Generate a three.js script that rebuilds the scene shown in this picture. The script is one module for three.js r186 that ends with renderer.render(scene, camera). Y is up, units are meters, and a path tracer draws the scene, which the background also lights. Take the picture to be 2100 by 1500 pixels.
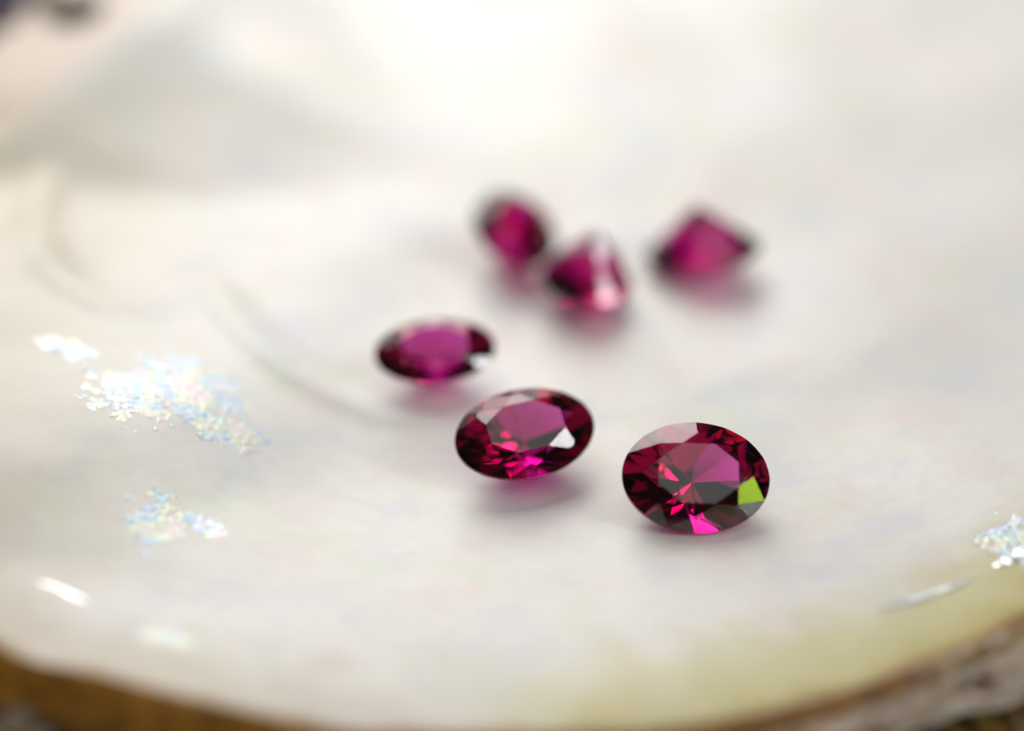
import * as THREE from 'three';
import { createNoise2D, createNoise3D } from 'simplex-noise';
import { RectAreaLightUniformsLib } from 'three/addons/lights/RectAreaLightUniformsLib.js';
import { mergeVertices } from 'three/addons/utils/BufferGeometryUtils.js';

// ---------------------------------------------------------------- camera, light, exposure
// lengths inside the builders are millimetres; MM turns them into metres
const MM = 0.001;
const scene = new THREE.Scene();
const FOV = 24, ELEV = THREE.MathUtils.degToRad(42), DIST = 96.5;
const eye = new THREE.Vector3(0, Math.sin(ELEV), Math.cos(ELEV)).multiplyScalar(DIST);
const camera = new THREE.PerspectiveCamera(FOV, 1024 / 731, 0.005, 20);
camera.position.copy(eye).multiplyScalar(MM);
camera.lookAt(0, 0, 0);
camera.updateMatrixWorld(true);
camera.focus = 0.0858;
camera.userData.fStop = 6.6;

scene.background = new THREE.Color().setRGB(0.03, 0.03, 0.033);   // the dim rest of the room
RectAreaLightUniformsLib.init();

const renderer = new THREE.WebGLRenderer({ antialias: true });
renderer.toneMapping = THREE.LinearToneMapping;
renderer.toneMappingExposure = 0.9;
renderer.shadowMap.enabled = true;

function lampPanel(name, label, category, parts, at, lookAt) {
  // parts: [partName, width, height, dx, dy, colour (linear), radiance]
  const g = new THREE.Group(); g.name = name; scene.add(g);
  g.userData = { label, category };
  g.position.copy(at); g.lookAt(lookAt);
  for (const [pn, w, h, dx, dy, c, power] of parts) {
    const m = new THREE.Mesh(new THREE.BoxGeometry(w * 1.04, h * 1.04, 0.008), new THREE.MeshStandardMaterial({ color: 0xdddddd, emissive: new THREE.Color().setRGB(...c), emissiveIntensity: Math.min(power, 1.2), roughness: 0.6 }));
    m.name = pn; m.position.set(dx, dy, -0.006); g.add(m);
    const l = new THREE.RectAreaLight(new THREE.Color().setRGB(...c), power, w, h);
    l.name = pn + '_glow'; l.position.set(dx, dy, 0); l.rotation.y = Math.PI;   // a RectAreaLight shines along its -z
    g.add(l);
  }
  return g;
}
const dirTo = (azimuth, elevation, d) => {      // azimuth: 0 = away from the camera, positive to the right
  const a = THREE.MathUtils.degToRad(azimuth), e = THREE.MathUtils.degToRad(elevation);
  return new THREE.Vector3(Math.sin(a) * Math.cos(e), Math.sin(e), -Math.cos(a) * Math.cos(e)).multiplyScalar(d);
};
const O = new THREE.Vector3(0, 0, 0);
lampPanel('ceiling_light_panel', 'large white ceiling light panel overhead', 'light panel', [['diffuser', 1.2, 1.2, 0, 0, [1, 0.985, 0.96], 0.44]], dirTo(150, 80, 1.35), O);
lampPanel('softbox_lamp', 'square white softbox lamp close behind the shell', 'lamp', [['softbox_face', 0.13, 0.13, 0, 0, [1, 0.98, 0.95], 3.5]], new THREE.Vector3(-0.03, 0.1, -0.115), new THREE.Vector3(-0.008, 0, -0.03));
lampPanel('added_back_panel', 'low wide glowing panel added out of view beyond the shell', 'window', [['back_panel_face', 0.95, 0.3, 0, 0, [1, 0.985, 0.96], 0.6]], dirTo(-20, 14, 0.95), O);  // unseen panel added to lay a sheen on the back nacre
lampPanel('window_light', 'daylit window with pale sky above green garden', 'window', [
  ['sky_pane', 0.17, 0.92, 0, 0.29, [0.96, 0.98, 1], 13],
  ['garden_pane', 0.17, 0.13, 0, -0.24, [0.66, 1, 0.07], 6.5],
  ['garden_pane', 0.17, 0.16, 0, -0.39, [0.5, 0.95, 0.1], 4],
], dirTo(110.5, 23, 1.5), O);

// ---------------------------------------------------------------- helpers
let seedState = 20240611;
const rnd = () => { seedState = (seedState + 0x6d2b79f5) | 0; let t = Math.imul(seedState ^ (seedState >>> 15), 1 | seedState); t = (t + Math.imul(t ^ (t >>> 7), 61 | t)) ^ t; return ((t ^ (t >>> 14)) >>> 0) / 4294967296; };
const n2 = createNoise2D(rnd), n2b = createNoise2D(rnd), n3 = createNoise3D(rnd);
const clamp = (x, a = 0, b = 1) => Math.min(b, Math.max(a, x));
const sstep = (a, b, x) => { const t = clamp((x - a) / (b - a)); return t * t * (3 - 2 * t); };
const lerp = THREE.MathUtils.lerp;
const mix3 = (a, b, t) => [lerp(a[0], b[0], t), lerp(a[1], b[1], t), lerp(a[2], b[2], t)];
const fbm = (x, y, oct = 4, f = n2) => { let s = 0, a = 0.5; for (let i = 0; i < oct; i++) { s += a * f(x, y); x = x * 2.03 + 5.1; y = y * 2.03 - 3.7; a *= 0.5; } return s; };

// a pixel of the 2100 x 1500 photograph -> a ray (mm) and the point where it meets a height or the shell
const TAN = Math.tan(THREE.MathUtils.degToRad(FOV / 2));
const camR = new THREE.Vector3(1, 0, 0), camF = eye.clone().normalize().negate(), camU = new THREE.Vector3().crossVectors(camR, camF);
function ray(px, py) {
  return camF.clone().addScaledVector(camR, (px - 1050) / 750 * TAN).addScaledVector(camU, (750 - py) / 750 * TAN).normalize();
}
function atHeight(px, py, y) { const d = ray(px, py); return eye.clone().addScaledVector(d, (y - eye.y) / d.y); }

// ---------------------------------------------------------------- the shell's outline (crest of its rim) and inner surface
const CX = 4, CZ = -20, RIMY = 3.2;
const outlinePts = [];
for (const [px, py, up] of [[0, 1318, 2.2], [200, 1378, 1.8], [400, 1430, 1.3], [700, 1480, 0.6], [1000, 1504, 0.1], [1300, 1502, 0], [1500, 1478, 0], [1700, 1432, 0], [1900, 1360, 0], [2100, 1262, 0]]) { const p = atHeight(px, py, RIMY + up); outlinePts.push([p.x, p.z]); }
outlinePts.push([40, 6], [49, -8], [54, -26], [51, -46], [38, -62], [16, -72], [-6, -66], [-19, -52]);
for (const [px, py] of [[300, 30], [150, 130], [0, 235]]) { const p = atHeight(px, py, 6.5); outlinePts.push([p.x, p.z]); }
outlinePts.push([-37, -9], [-39, 2], [-35, 10]);
const outline = new THREE.CatmullRomCurve3(outlinePts.map(([x, z]) => new THREE.Vector3(x, 0, z)), true, 'centripetal');
const RN = 1440, RTAB = new Float32Array(RN);
{
  const pts = outline.getPoints(6000), th = pts.map((p) => Math.atan2(p.z - CZ, p.x - CX)), rr = pts.map((p) => Math.hypot(p.x - CX, p.z - CZ));
  const bins = Array.from({ length: RN }, () => [0, 0]);
  th.forEach((a, i) => { const k = Math.floor(((a / (2 * Math.PI)) + 1) % 1 * RN); bins[k][0] += rr[i]; bins[k][1]++; });
  for (let k = 0; k < RN; k++) RTAB[k] = bins[k][1] ? bins[k][0] / bins[k][1] : NaN;
  for (let k = 0; k < RN; k++) if (Number.isNaN(RTAB[k])) { let a = 1, b = 1; while (Number.isNaN(RTAB[(k - a + RN) % RN])) a++; while (Number.isNaN(RTAB[(k + b) % RN])) b++; RTAB[k] = lerp(RTAB[(k - a + RN) % RN], RTAB[(k + b) % RN], a / (a + b)); }
  const src = RTAB.slice();
  for (let k = 0; k < RN; k++) { let s = 0; for (let j = -4; j <= 4; j++) s += src[(k + j + RN) % RN]; RTAB[k] = s / 9; }
}
function rimR(th) { const f = (((th / (2 * Math.PI)) + 2) % 1) * RN - 0.5, k = Math.floor(f), t = f - k; return lerp(RTAB[(k + RN) % RN], RTAB[(k + 1) % RN], t); }
const angDist = (a, b) => Math.abs(Math.atan2(Math.sin(a - b), Math.cos(a - b)));
const thOf = (x, z) => Math.atan2(z - CZ, x - CX);
const hingeTh = thOf(-30, -28);                                     // the rim that shows at the upper left
const hingeW = (th) => Math.exp(-((angDist(th, hingeTh) / 0.62) ** 2));

function polyDist(pts, x, z) {      // signed distance to an open line: + on its left
  let best = 1e9, sgn = 1, along = 0, total = 0;
  for (let i = 0; i < pts.length - 1; i++) {
    const [ax, az] = pts[i], [bx, bz] = pts[i + 1], dx = bx - ax, dz = bz - az, L = dx * dx + dz * dz, t = clamp(((x - ax) * dx + (z - az) * dz) / L), d = Math.hypot(x - ax - dx * t, z - az - dz * t);
    if (d < best) { best = d; sgn = dx * (z - az) - dz * (x - ax) < 0 ? 1 : -1; along = total + t * Math.sqrt(L); }
    total += Math.sqrt(L);
  }
  return [best * sgn, along / total];
}
const flat = (list, y = 0) => new THREE.CatmullRomCurve3(list.map(([px, py]) => { const p = atHeight(px, py, y); return new THREE.Vector3(p.x, 0, p.z); })).getPoints(16).map((p) => [p.x, p.z]);
const scarLine = flat([[395, 560], [430, 660], [500, 760], [600, 830], [760, 872], [930, 884], [1230, 862], [1500, 790], [1720, 660]]);      // front edge of the muscle scar
const pitLine = flat([[120, 330], [82, 430], [85, 520], [120, 590], [230, 650], [330, 672]], 3.2);
const pitC = atHeight(225, 560, 2.8);

function H(x, z) {
  const th = thOf(x, z), R = rimR(th), t = Math.hypot(x - CX, z - CZ) / R, hw = hingeW(th);
  const roll = 1 - sstep(0.93, 1.06, t) * 0.10;
  let h = lerp(3.6, 7.2, hw) * Math.pow(t, lerp(3.4, 2.6, hw)) * roll;
  h += 3.9 * sstep(-5, -25, x) * sstep(-16, 3, z) * (1 - 0.5 * sstep(7, 20, z));      // the bank on the left
  // slow waves of the nacre
  h += 0.5 * n2(x * 0.045 + 3, z * 0.05) + 0.07 * n2b(x * 0.13, z * 0.16 + 7) + 0.006 * n2(x * 0.4, z * 0.5);
  // muscle scar: its inside lies a little lower, its front edge is a soft low crest
  const [d, al] = polyDist(scarLine, x, z), fade = sstep(0, 0.12, al) * (1 - sstep(0.55, 1, al));
  h += fade * (-0.14 * sstep(-0.2, 3.0, d) * Math.exp(-Math.max(0, d) / 14) + 0.05 * Math.exp(-((d / 0.5) ** 2)));
  const ridge = sstep(0, 0.15, al) * (1 - sstep(0.3, 0.5, al));
  h += ridge * 0.5 * Math.exp(-(((d - 0.6) / 1.3) ** 2));
  // pit on the left with its raised lip
  const [dp, ap] = polyDist(pitLine, x, z), pf = sstep(0, 0.2, ap) * (1 - sstep(0.8, 1, ap));
  h += pf * 0.55 * Math.exp(-((dp / 1.1) ** 2));
  h -= 0.75 * Math.exp(-(((x - pitC.x) / 3.4) ** 2) - (((z - pitC.z) / 4.6) ** 2));
  return h;
}
function onShell(px, py) {
  const d = ray(px, py); let s = 60;
  for (let i = 0; i < 400; i++) { const p = eye.clone().addScaledVector(d, s), g = p.y - H(p.x, p.z); if (g < 0.005) return p; s += g * 0.5; }
  return eye.clone().addScaledVector(d, s);
}

// ---------------------------------------------------------------- textures of the shell
const TEX = 1536, TX0 = -62, TZ0 = -88, TSPAN = 124;
function dataTex(n, fn, srgb) {
  const a = new Uint8Array(n * n * 4);
  for (let j = 0; j < n; j++) for (let i = 0; i < n; i++) { const c = fn((i + 0.5) / n, (j + 0.5) / n), o = (j * n + i) * 4; a[o] = c[0]; a[o + 1] = c[1]; a[o + 2] = c[2]; a[o + 3] = 255; }
  const t = new THREE.DataTexture(a, n, n); t.magFilter = THREE.LinearFilter; t.minFilter = THREE.LinearFilter; t.wrapS = t.wrapT = THREE.RepeatWrapping;
  if (srgb) t.colorSpace = THREE.SRGBColorSpace;
  t.needsUpdate = true; return t;
}
const toS = (c) => c.map((v) => 255 * clamp(v <= 0.0031308 ? v * 12.92 : 1.055 * Math.pow(v, 1 / 2.4) - 0.055));
const nacreColor = dataTex(TEX, (u, v) => {
  const x = TX0 + u * TSPAN, z = TZ0 + v * TSPAN, th = thOf(x, z), R = rimR(th), r = Math.hypot(x - CX, z - CZ), inside = R - r;
  let c = [0.83, 0.805, 0.765];
  const a = fbm(x * 0.11, z * 0.14 + 9, 4), b = fbm(x * 0.09 + 20, z * 0.13, 4, n2b), g = fbm(x * 0.5, z * 0.6, 3, n2b);
  c = mix3(c, [0.83, 0.735, 0.69], clamp(0.6 * sstep(0.05, 0.5, a)));
  c = mix3(c, [0.775, 0.79, 0.69], clamp(0.7 * sstep(0.05, 0.5, b)));
  c = mix3(c, [0.745, 0.745, 0.79], clamp(0.6 * sstep(0.05, 0.5, -a)));
  // growth lines: thin uneven bands that run round the shell
  const band = r / R * 46 + 2.2 * fbm(x * 0.08, z * 0.08 + 4, 3), line = Math.pow(0.5 + 0.5 * Math.sin(band * 2 * Math.PI), 6) * clamp(0.4 + fbm(x * 0.25 + 9, z * 0.25, 3, n2b));
  c = c.map((k) => k * (1 + 0.035 * g - 0.04 * line));
  // beige matter on the left, yellow band towards the right of the front rim, grey brown towards the left of it
  c = mix3(c, [0.66, 0.575, 0.45], 0.75 * sstep(-14, -30, x + 3 * a) * sstep(-26, -14, z));
  const front = sstep(2, 9, z + 0.2 * Math.abs(x));
  const wob = 1.4 * fbm(x * 0.2, z * 0.25, 4) + 0.35 * fbm(x * 1.1, z * 1.6, 3, n2b);
  const yel = front * sstep(-8, 9, x + 3 * b) * (1 - sstep(2.2, 6.8, inside + wob));
  c = mix3(c, [0.60, 0.54, 0.24], 0.8 * yel);
  c = mix3(c, [0.50, 0.42, 0.10], 0.55 * front * sstep(-3, 4, x) * (1 - sstep(0.3, 2.6, inside + wob)));
  c = mix3(c, [0.56, 0.48, 0.37], 0.7 * front * sstep(2, -12, x + 3 * b) * (1 - sstep(1.2, 5.2, inside + wob)));
  c = mix3(c, [0.42, 0.25, 0.11], 0.9 * front * (1 - sstep(-0.2, 0.7, inside + 0.3 * wob)));
  return toS(c);
}, true);
const nacreBump = dataTex(TEX, (u, v) => {
  const x = TX0 + u * TSPAN, z = TZ0 + v * TSPAN;
  let h = 0.5 + 0.22 * fbm(x * 0.9, z * 1.2, 4) + 0.14 * fbm(x * 3.2, z * 4, 3, n2b);
  const s = n2(x * 1.3 + 40, z * 1.7); if (s > 0.86) h += 0.9 * (s - 0.86);
  const k = 255 * clamp(h); return [k, k, k];
});
const uvOf = (x, z) => [(x - TX0) / TSPAN, (z - TZ0) / TSPAN];
const M = {
  nacre: new THREE.MeshPhysicalMaterial({ name: 'nacre', map: nacreColor, bumpMap: nacreBump, bumpScale: 0.000026, roughness: 0.42, specularIntensity: 0.6, clearcoat: 0.28, clearcoatRoughness: 0.24 }),
};
M.scale = new THREE.MeshPhysicalMaterial({ name: 'nacre_scale', vertexColors: true, metalness: 0.1, roughness: 0.3, flatShading: true });
M.amber = new THREE.MeshPhysicalMaterial({ name: 'amber_border', vertexColors: true, roughness: 0.35, clearcoat: 0.3, clearcoatRoughness: 0.2 });
M.rough = new THREE.MeshStandardMaterial({ name: 'broken_prisms', vertexColors: true, roughness: 0.6 });
M.outer = new THREE.MeshStandardMaterial({ name: 'outer_crust', vertexColors: true, roughness: 0.75 });

// ---------------------------------------------------------------- seashell
const shell = new THREE.Group(); shell.name = 'seashell'; scene.add(shell);
shell.userData = { label: 'open pearly seashell half with amber broken rim, holding the gemstones', category: 'seashell' };

function gridMesh(name, cols, rows, fn, material, parent, closed = true) {      // fn(u, v) -> { p: [x, y, z] mm, uv, c }
  const nc = closed ? cols : cols + 1, pos = new Float32Array(nc * (rows + 1) * 3), uv = new Float32Array(nc * (rows + 1) * 2), idx = [];
  let col = null;
  for (let j = 0; j <= rows; j++) for (let i = 0; i < nc; i++) {
    const q = fn(i / cols, j / rows), o = j * nc + i;
    pos.set([q.p[0] * MM, q.p[1] * MM, q.p[2] * MM], o * 3); uv.set(q.uv ?? uvOf(q.p[0], q.p[2]), o * 2);
    if (q.c) { col ??= new Float32Array(nc * (rows + 1) * 3); col.set(q.c, o * 3); }
  }
  for (let j = 0; j < rows; j++) for (let i = 0; i < cols; i++) { const a = j * nc + i, b = j * nc + (i + 1) % nc, c = a + nc, d = b + nc; idx.push(a, b, c, b, d, c); }
  const g = new THREE.BufferGeometry();
  g.setAttribute('position', new THREE.BufferAttribute(pos, 3)); g.setAttribute('uv', new THREE.BufferAttribute(uv, 2)); g.setIndex(idx);
  if (col) g.setAttribute('color', new THREE.BufferAttribute(col, 3));
  g.computeVertexNormals();
  const m = new THREE.Mesh(g, material); m.name = name; m.castShadow = m.receiveShadow = true; parent.add(m); return m;
}
const polar = (th, r) => [CX + Math.cos(th) * r, CZ + Math.sin(th) * r];
const COLS = 1000;
gridMesh('nacre', COLS, 230, (u, v) => {
  const th = -u * 2 * Math.PI, t = 1 - Math.pow(1 - v, 1.35), [x, z] = polar(th, rimR(th) * t);
  return { p: [x, H(x, z), z] };
}, M.nacre, shell);

// the border outside the crest: amber lip, then the broken prismatic edge, then the dark crust underneath
const lip = (th) => {
  const [cx] = polar(th, rimR(th)), hw = hingeW(th);
  const left = sstep(10, -20, cx);
  return { hw, amberW: lerp(lerp(0.75, 1.6, left), 7.5, hw), amberD: lerp(lerp(0.7, 1.5, left), 0.5, hw), roughW: lerp(lerp(1.5, 1.6, left), 2.6, hw), roughD: lerp(lerp(1.9, 2.3, left), 1.5, hw), left };
};
const hole = (() => { const p = atHeight(150, 32, 6.0); return [p.x, p.z]; })();
const rimH = (th) => { const [x, z] = polar(th, rimR(th)); return H(x, z); };
function amberAt(th, v) {
  const L = lip(th), R = rimR(th), wob = 0.35 * n2(Math.cos(th) * 9, Math.sin(th) * 9) + 0.12 * n2(Math.cos(th) * 40, Math.sin(th) * 40);
  const r = R + L.amberW * v * (1 + 0.4 * wob), [x, z] = polar(th, r);
  let y = rimH(th) - L.amberD * Math.pow(v, lerp(1.5, 1.2, L.left)) + 0.08 * v * fbm(x * 0.8, z * 0.8, 3);
  y += v * 0.12 * fbm(x * 2, z * 2 + 5, 3, n2b);
  const dh = Math.hypot(x - hole[0], z - hole[1]);
  y -= 3.0 * Math.exp(-((dh / 1.5) ** 4));
  const g = fbm(x * 0.7, z * 0.7, 4), g2 = fbm(x * 3, z * 3, 3, n2b);
  let c = mix3([0.46, 0.20, 0.018], [0.21, 0.085, 0.009], clamp(0.5 + g + 0.3 * g2));
  c = mix3(c, [0.30, 0.14, 0.05], clamp(0.75 * (1 - L.left)) * sstep(-0.5, 0.4, g + 0.2));
  c = mix3(c, mix3([0.62, 0.51, 0.43], [0.5, 0.39, 0.29], clamp(0.5 + g)), L.hw);
  c = mix3(c, [0.03, 0.018, 0.006], Math.exp(-((dh / (2.1 + 0.5 * g2)) ** 4)));
  return { p: [x, y, z], c };
}
gridMesh('amber_border', COLS, 22, (u, v) => amberAt(-u * 2 * Math.PI, v), M.amber, shell);
function roughAt(th, v) {
  const L = lip(th), a = amberAt(th, 1), ct = Math.cos(th), st = Math.sin(th);
  const s = rimR(th) * th, chip = fbm(s * 0.55, v * 1.2, 4), chip2 = fbm(s * 1.9, v * 2.6 + 8, 3, n2b);
  const bulge = Math.sin(Math.PI * clamp(v * 1.15));
  const w = L.roughW * (0.85 + 0.35 * n2(s * 0.3, 4)) * v + 0.55 * chip * bulge + 0.3 * chip2 * bulge;
  let y = a.p[1] - L.roughD * (1 + 0.25 * n2(s * 0.35, 11)) * Math.pow(v, 1.15) + 0.4 * chip * bulge + 0.22 * chip2 * bulge;
  const warm = clamp(0.5 + 0.9 * fbm(s * 0.4, v * 0.8 + 3, 3)), pale = sstep(0.12, 0.4, fbm(s * 0.6 + 9, v * 1.3, 4, n2b));
  let c = mix3([0.72, 0.58, 0.49], [0.5, 0.36, 0.25], warm);
  c = mix3(c, mix3([0.15, 0.065, 0.012], [0.28, 0.14, 0.04], warm), L.left * (1 - 0.4 * pale));
  c = mix3(c, [0.78, 0.69, 0.60], 0.9 * pale);
  c = mix3(c, [0.16, 0.075, 0.02], sstep(0.15, 0.4, fbm(s * 0.5 + 31, v * 1.5, 3)) * 0.8);
  return { p: [a.p[0] + ct * w, y, a.p[2] + st * w], c };
}
gridMesh('broken_edge', 2400, 34, (u, v) => roughAt(-u * 2 * Math.PI, v), M.rough, shell);
const FLOOR = -4.2;
gridMesh('outer_crust', 720, 60, (u, v) => {
  const th = -u * 2 * Math.PI, e = roughAt(th, 1).p, Re = Math.hypot(e[0] - CX, e[2] - CZ), k = 1 - v, r = Re * k, [x, z] = polar(th, r);
  const low = lerp(FLOOR + 0.05, e[1], Math.pow(k, 3.2)) - 0.35 * Math.sin(Math.PI * Math.sqrt(v)) * (1 + 0.6 * fbm(x * 0.4, z * 0.4, 3));
  const y = v === 0 ? e[1] : Math.max(FLOOR + 0.02, Math.min(low, H(x, z) - 1.6));
  const g = fbm(x * 0.5, z * 0.5, 4);
  return { p: [x, y, z], c: mix3([0.30, 0.22, 0.15], [0.44, 0.31, 0.19], clamp(0.5 + g)) };
}, M.outer, shell);
// a lower growth layer that shows under the rim at the right
{
  const a0 = thOf(18, 30), a1 = thOf(52, 8);
  gridMesh('growth_layer', 260, 26, (u, v) => {
    const th = lerp(a0, a1, u), taper = sstep(0, 0.18, u) * (1 - sstep(0.85, 1, u)), e = roughAt(th, 1).p, s = rimR(th) * th;
    const R = Math.hypot(e[0] - CX, e[2] - CZ), w = v < 0.5 ? v * 2 : 2 - v * 2, edge = 0.7 * fbm(s * 0.4, 2, 4);
    const r = R - 5 + (6.6 * taper + edge) * w, [x, z] = polar(th, r), th2 = v < 0.5 ? 0 : 0.45 * Math.sin(Math.PI * w / 2 + 0.0) + 0.25;
    const y = e[1] - 1.7 - 1.0 * w * w + 0.12 * fbm(x * 1.2, z * 1.2, 3) * w - th2 * (v < 0.5 ? 0 : 1);
    const g = fbm(s * 0.6, w * 3, 4);
    return { p: [x, Math.max(y, FLOOR + 0.05), z], c: mix3([0.30, 0.17, 0.03], [0.06, 0.03, 0.008], clamp(0.5 + 1.1 * g)) };
  }, M.amber, shell, false);
}

// scaly patches where the nacre breaks into small flat scales, with iridescent sheen painted in as fixed tints
const sheenTints = [[0.80, 0.82, 0.86], [0.55, 0.70, 0.95], [0.60, 0.83, 0.90], [0.93, 0.87, 0.66], [0.78, 0.88, 0.72], [0.90, 0.78, 0.82]];
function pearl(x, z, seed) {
  const f = clamp(0.5 + 0.8 * n2(x * 0.45 + seed, z * 0.5) + 0.35 * (rnd() - 0.5), 0, 0.999) * (sheenTints.length - 1), k = Math.floor(f);
  return mix3(sheenTints[k], sheenTints[k + 1], f - k);
}
M.ridge = new THREE.MeshPhysicalMaterial({ name: 'glint_strip', vertexColors: true, metalness: 0.6, roughness: 0.2 });  // pale, partly metallic finish for the added glint strips
function scaleMesh(tris, seed, mat = M.scale) {
  const pos = [], col = [];
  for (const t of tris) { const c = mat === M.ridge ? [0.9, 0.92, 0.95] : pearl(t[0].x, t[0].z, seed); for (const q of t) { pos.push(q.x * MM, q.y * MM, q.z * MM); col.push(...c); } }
  let g = new THREE.BufferGeometry(); g.setAttribute('position', new THREE.Float32BufferAttribute(pos, 3)); g.setAttribute('color', new THREE.Float32BufferAttribute(col, 3));
  if (mat === M.ridge) g = mergeVertices(g, 1e-8);
  g.computeVertexNormals();
  const m = new THREE.Mesh(g, mat); m.name = 'scaly_nacre_sheen'; m.userData.kind = 'stuff'; m.castShadow = m.receiveShadow = true; shell.add(m);
}
function scalePatch(px, py, rx, ry, tilt, thresh, cell, amp, seed) {
  const c = onShell(px, py), tris = [], ca = Math.cos(tilt), sa = Math.sin(tilt);
  const nx = Math.ceil(2 * rx / cell), nz = Math.ceil(2 * ry / cell), P = [];
  for (let j = 0; j <= nz; j++) for (let i = 0; i <= nx; i++) {
    const a = (i / nx * 2 - 1) * rx + (rnd() - 0.5) * cell * 0.8, b = (j / nz * 2 - 1) * ry + (rnd() - 0.5) * cell * 0.8;
    const x = c.x + a * ca - b * sa, z = c.z + a * sa + b * ca;
    const e = 1 - Math.hypot(a / rx, b / ry);
    P.push({ x, z, y: H(x, z) + 0.012 + amp * (0.6 * n2b(x * 2.1 + seed, z * 2.4) + 0.8 * (rnd() - 0.5)), m: e + 0.55 * fbm(x * 0.6 + seed, z * 0.9, 3) + 0.5 * fbm(x * 2.1 + seed, z * 2.8, 3, n2b) });
  }
  const tri = (a, b, d) => { if ((a.m + b.m + d.m) / 3 > thresh) tris.push([a, b, d]); };
  for (let j = 0; j < nz; j++) for (let i = 0; i < nx; i++) { const a = P[j * (nx + 1) + i], b = P[j * (nx + 1) + i + 1], d = P[(j + 1) * (nx + 1) + i], e = P[(j + 1) * (nx + 1) + i + 1]; if (rnd() < 0.5) { tri(a, d, b); tri(b, d, e); } else { tri(a, d, e); tri(a, e, b); } }
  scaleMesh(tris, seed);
}
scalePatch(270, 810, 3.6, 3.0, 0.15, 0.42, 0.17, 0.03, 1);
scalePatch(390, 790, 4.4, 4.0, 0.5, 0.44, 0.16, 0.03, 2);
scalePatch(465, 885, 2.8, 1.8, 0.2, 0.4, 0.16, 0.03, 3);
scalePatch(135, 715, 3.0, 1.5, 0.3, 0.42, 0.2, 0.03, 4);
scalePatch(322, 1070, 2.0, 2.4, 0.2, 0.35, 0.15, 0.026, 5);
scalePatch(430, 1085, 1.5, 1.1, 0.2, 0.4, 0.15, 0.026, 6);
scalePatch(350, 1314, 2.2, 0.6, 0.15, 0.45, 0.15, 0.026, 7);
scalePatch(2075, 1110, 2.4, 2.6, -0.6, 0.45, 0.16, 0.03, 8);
// narrow metallic strips added along the front rim, shaped to give streak glints
function glintStrip(list, width, seed) {
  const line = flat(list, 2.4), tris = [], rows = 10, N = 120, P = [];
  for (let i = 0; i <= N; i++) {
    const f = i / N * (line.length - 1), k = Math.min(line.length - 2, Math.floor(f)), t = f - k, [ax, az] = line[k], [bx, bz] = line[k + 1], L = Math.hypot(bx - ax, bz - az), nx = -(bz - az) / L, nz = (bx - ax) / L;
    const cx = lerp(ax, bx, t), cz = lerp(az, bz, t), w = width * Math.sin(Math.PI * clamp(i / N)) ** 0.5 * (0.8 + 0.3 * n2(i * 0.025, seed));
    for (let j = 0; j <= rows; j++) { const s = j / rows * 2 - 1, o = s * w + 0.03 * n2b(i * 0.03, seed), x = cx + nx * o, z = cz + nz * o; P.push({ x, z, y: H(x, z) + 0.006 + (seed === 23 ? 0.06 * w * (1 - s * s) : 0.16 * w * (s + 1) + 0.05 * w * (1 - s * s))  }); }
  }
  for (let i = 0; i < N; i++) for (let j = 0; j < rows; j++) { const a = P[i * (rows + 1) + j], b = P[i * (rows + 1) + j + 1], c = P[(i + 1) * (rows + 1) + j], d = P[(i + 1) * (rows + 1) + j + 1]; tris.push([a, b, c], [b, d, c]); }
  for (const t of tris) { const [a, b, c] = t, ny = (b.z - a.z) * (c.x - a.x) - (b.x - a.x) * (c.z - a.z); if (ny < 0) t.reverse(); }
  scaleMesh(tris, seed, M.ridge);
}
glintStrip([[1790, 1254], [1850, 1240], [1900, 1224], [1950, 1206], [2005, 1188]], 0.3, 21);
glintStrip([[2038, 1164], [2070, 1150], [2110, 1124]], 0.4, 22);
glintStrip([[95, 1256], [130, 1262], [165, 1276], [190, 1285]], 0.1, 23);

// ---------------------------------------------------------------- cloth under the shell
{
  const clothTex = dataTex(256, (u, v) => { const a = Math.sin(u * Math.PI * 64) * 0.5 + 0.5, b = Math.sin(v * Math.PI * 64) * 0.5 + 0.5, k = 255 * clamp(0.2 + 0.55 * Math.max(a, b) + 0.15 * fbm(u * 9, v * 9, 3)); return [k, k, k]; });
  clothTex.repeat.set(14, 14);
  const g = new THREE.BoxGeometry(0.5, 0.004, 0.5);
  const m = new THREE.Mesh(g, new THREE.MeshStandardMaterial({ name: 'navy_cloth', color: new THREE.Color().setRGB(0.010, 0.014, 0.045), roughness: 0.9, bumpMap: clothTex, bumpScale: 0.0002 }));
  m.name = 'cloth_surface'; m.position.set(0.01, FLOOR * MM - 0.002, -0.03); m.receiveShadow = true; scene.add(m);
  m.userData = { kind: 'structure', label: 'dark navy cloth spread under the seashell', category: 'cloth' };
}

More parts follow.
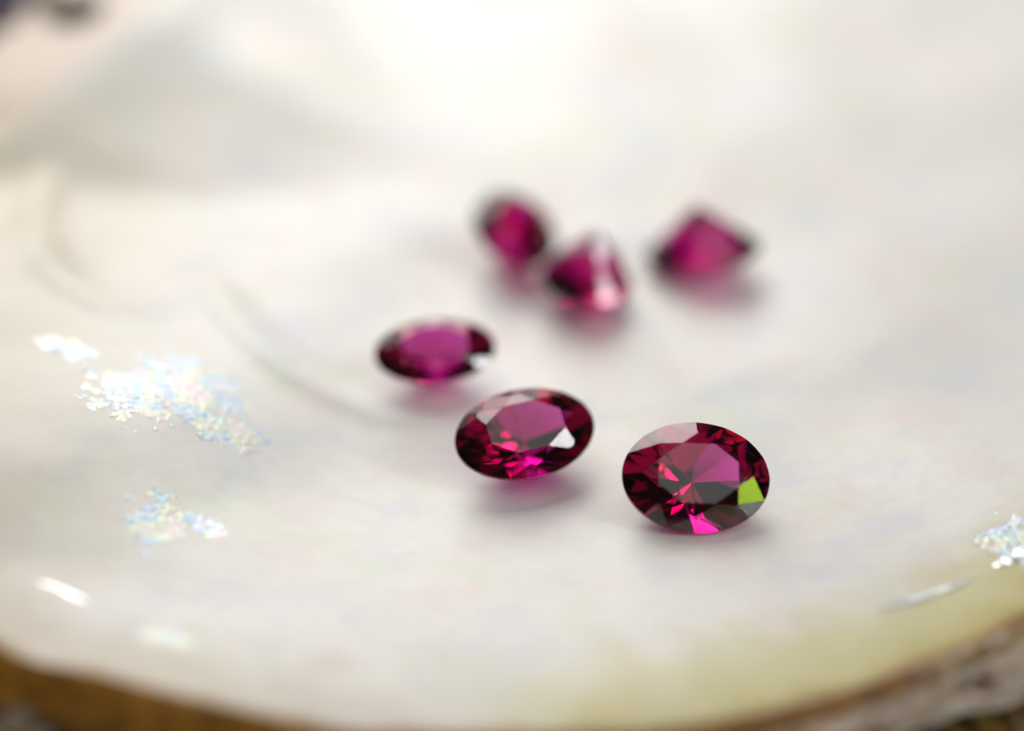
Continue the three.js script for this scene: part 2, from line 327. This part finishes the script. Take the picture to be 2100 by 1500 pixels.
// ---------------------------------------------------------------- gemstones
// A convex body cut out of a block plane by plane, as a gem is ground: each plane is [nx, ny, nz, d] with n.p <= d
function cutGem(planes, size = 3) {
  let faces = [];
  const s = size, V = (x, y, z) => new THREE.Vector3(x, y, z);
  const c = [V(-s, -s, -s), V(s, -s, -s), V(s, s, -s), V(-s, s, -s), V(-s, -s, s), V(s, -s, s), V(s, s, s), V(-s, s, s)];
  faces = [[0, 3, 2, 1], [4, 5, 6, 7], [0, 1, 5, 4], [3, 7, 6, 2], [0, 4, 7, 3], [1, 2, 6, 5]].map((f) => f.map((i) => c[i]));
  for (const [nx, ny, nz, d] of planes) {
    const n = V(nx, ny, nz), out = [], cut = [];
    for (const f of faces) {
      const g = [];
      for (let i = 0; i < f.length; i++) {
        const a = f[i], b = f[(i + 1) % f.length], da = n.dot(a) - d, db = n.dot(b) - d;
        if (da <= 0) g.push(a);
        if ((da < 0 && db > 0) || (da > 0 && db < 0)) { const p = a.clone().lerp(b, da / (da - db)); g.push(p); cut.push(p); }
        else if (da === 0) cut.push(a);
      }
      if (g.length > 2) out.push(g);
    }
    if (cut.length > 2) {
      const m = cut.reduce((q, p) => q.add(p), V(0, 0, 0)).divideScalar(cut.length), u = new THREE.Vector3().crossVectors(Math.abs(ny) < 0.9 ? V(0, 1, 0) : V(1, 0, 0), n).normalize(), w = new THREE.Vector3().crossVectors(n, u);
      const at = cut.map((p) => { const q = p.clone().sub(m); return { p, a: Math.atan2(q.dot(w), q.dot(u)) }; }).sort((p, q) => p.a - q.a);
      const g = []; for (const { p } of at) if (!g.length || g[g.length - 1].distanceTo(p) > 1e-6) g.push(p);
      if (g.length > 2 && g[0].distanceTo(g[g.length - 1]) < 1e-6) g.pop();
      if (g.length > 2) out.push(g);
    }
    faces = out;
  }
  return faces;
}
function gemPlanes({ crown = 34, star = 20, half = 40, pav = 41.5, low = 43, table = 0.33, turn = 0.5, girdle = 0.045, tier = 0 } = {}) {
  // in the unit circle; table is the crown's height, angles in degrees
  const R = Math.PI / 180, P = [];
  const put = (az, ang, d, up) => P.push([Math.sin(ang * R) * Math.cos(az), up * Math.cos(ang * R), Math.sin(ang * R) * Math.sin(az), d]);
  for (let k = 0; k < 72; k++) { const a = (k + 0.5) * 2 * Math.PI / 72; P.push([Math.cos(a), 0, Math.sin(a), Math.cos(Math.PI / 72)]); }
  for (let k = 0; k < 8; k++) {
    const a = (k + turn) * Math.PI / 4;
    put(a, pav, Math.sin(pav * R) * 1.0 + girdle * Math.cos(pav * R), -1);
    for (const s of [-1, 1]) put(a + s * Math.PI / 16, low, Math.sin(low * R) * Math.cos(Math.PI / 16) * 1.0 + girdle * Math.cos(low * R), -1);
  }
  if (tier) for (let k = 0; k < 8; k++) { const t = 33 * R, y = -girdle - (1 - tier) * Math.tan(pav * R); put((k + turn + 0.5) * Math.PI / 4, 33, Math.sin(t) * tier * 0.97 - y * Math.cos(t), -1); }
  for (let k = 0; k < 8; k++) {
    const a = (k + turn) * Math.PI / 4;
    put(a, crown, Math.sin(crown * R) + girdle * Math.cos(crown * R), 1);
    for (const s of [-1, 1]) put(a + s * Math.PI / 16, half, Math.sin(half * R) * Math.cos(Math.PI / 16) + girdle * Math.cos(half * R), 1);
    // star facets pass through the table edge between two mains
    const rt = 1 - (table - girdle) / Math.tan(crown * R), rm = rt;
    put(a + Math.PI / 8, star, Math.sin(star * R) * rm * 0.925 + table * Math.cos(star * R), 1);
  }
  P.push([0, 1, 0, table]);
  return P;
}
function gemGeometry(a, b, c, opt) {            // half lengths in mm
  const pos = [];
  for (const f of cutGem(gemPlanes(opt))) for (let i = 1; i < f.length - 1; i++) for (const p of [f[0], f[i], f[i + 1]]) pos.push(p.x * a * MM, p.y * c * MM, p.z * b * MM);
  const g = new THREE.BufferGeometry(); g.setAttribute('position', new THREE.Float32BufferAttribute(pos, 3)); g.computeVertexNormals(); return g;
}
const ruby = new THREE.MeshPhysicalMaterial({ name: 'raspberry_garnet', color: 0xffffff, roughness: 0, transmission: 1, thickness: 0.005, ior: 1.76, attenuationColor: new THREE.Color().setRGB(0.53, 0.005, 0.23), attenuationDistance: 0.0033, flatShading: true });

const gemNames = {};
function gem(label, [px, py], n, axis, geo) {
  // n: where the table faces; axis: world direction near which the long axis lies; the gem is set down at the pixel until it touches the shell
  const N = new THREE.Vector3(...n).normalize(), A = new THREE.Vector3(...axis); A.addScaledVector(N, -A.dot(N)).normalize();
  const B = new THREE.Vector3().crossVectors(A, N);
  const q = new THREE.Quaternion().setFromRotationMatrix(new THREE.Matrix4().makeBasis(A, N, B));
  const g = new THREE.Mesh(geo, ruby);
  const k = (gemNames.gemstone = (gemNames.gemstone ?? -1) + 1);
  g.name = k ? 'gemstone_' + String(k).padStart(3, '0') : 'gemstone'; scene.add(g);
  g.quaternion.copy(q); g.castShadow = g.receiveShadow = true;
  g.userData = { label, category: 'gemstone', group: 'red oval gemstones lying in the shell' };
  const pts = [], seen = new Set(); { const p = geo.attributes.position; for (let i = 0; i < p.count; i++) { const key = [p.getX(i), p.getY(i), p.getZ(i)].map((k) => k.toFixed(6)).join(); if (seen.has(key)) continue; seen.add(key); pts.push(new THREE.Vector3().fromBufferAttribute(p, i).applyQuaternion(q).divideScalar(MM)); } }
  // slide along the pixel's ray until the lowest corner touches
  const d = ray(px, py); let lo = 60, hi = 190;
  const gap = (s) => { const o = eye.clone().addScaledVector(d, s); let m = 1e9; for (const p of pts) m = Math.min(m, o.y + p.y - H(o.x + p.x, o.z + p.z)); return m; };
  for (let s = lo; s < hi; s += 0.5) if (gap(s) < 0) { lo = s - 0.5; hi = s; break; }
  for (let i = 0; i < 20; i++) { const m = (lo + hi) / 2; if (gap(m) > -0.015) lo = m; else hi = m; }
  g.position.copy(eye.clone().addScaledVector(d, lo)).multiplyScalar(MM);
  return g;
}
gem('deep red oval gemstone with a green glinting facet on bare nacre', [1427, 980], [0.06, 0.86, 0.52], [1, 0, 0.03], gemGeometry(3.68, 2.8, 3.0));
gem('red oval gemstone with a white flashing facet, beside the one glinting green', [1076, 890], [0.06, 0.88, 0.32], [1, 0, -0.3], gemGeometry(3.65, 2.5, 2.8, { star: 26 }));
gem('wine red oval gemstone lying flat with its pale mauve table upward', [892, 720], [0.02, 0.94, 0.27], [1, 0, -0.12], gemGeometry(3.3, 2.05, 2.5));
gem('magenta gemstone lying table down, point up, with pale glints on one side', [1203, 575], [-0.16, -0.98, 0.14], [-0.49, 0, 0.87], gemGeometry(2.8, 2.6, 4.1, { tier: 0.4, low: 45 }));
gem('small magenta gemstone leaning sideways, close behind the point-up one with glints', [1056, 470], [0.25, 0.82, 0.35], [0.75, 0, 0.6], gemGeometry(2.7, 2.3, 3.2));
gem('red gemstone lying table down without white glints, a little apart from the rest', [1440, 515], [0.16, -0.95, 0.2], [1, 0, 0.2], gemGeometry(3.45, 2.35, 3.3));

renderer.render(scene, camera);
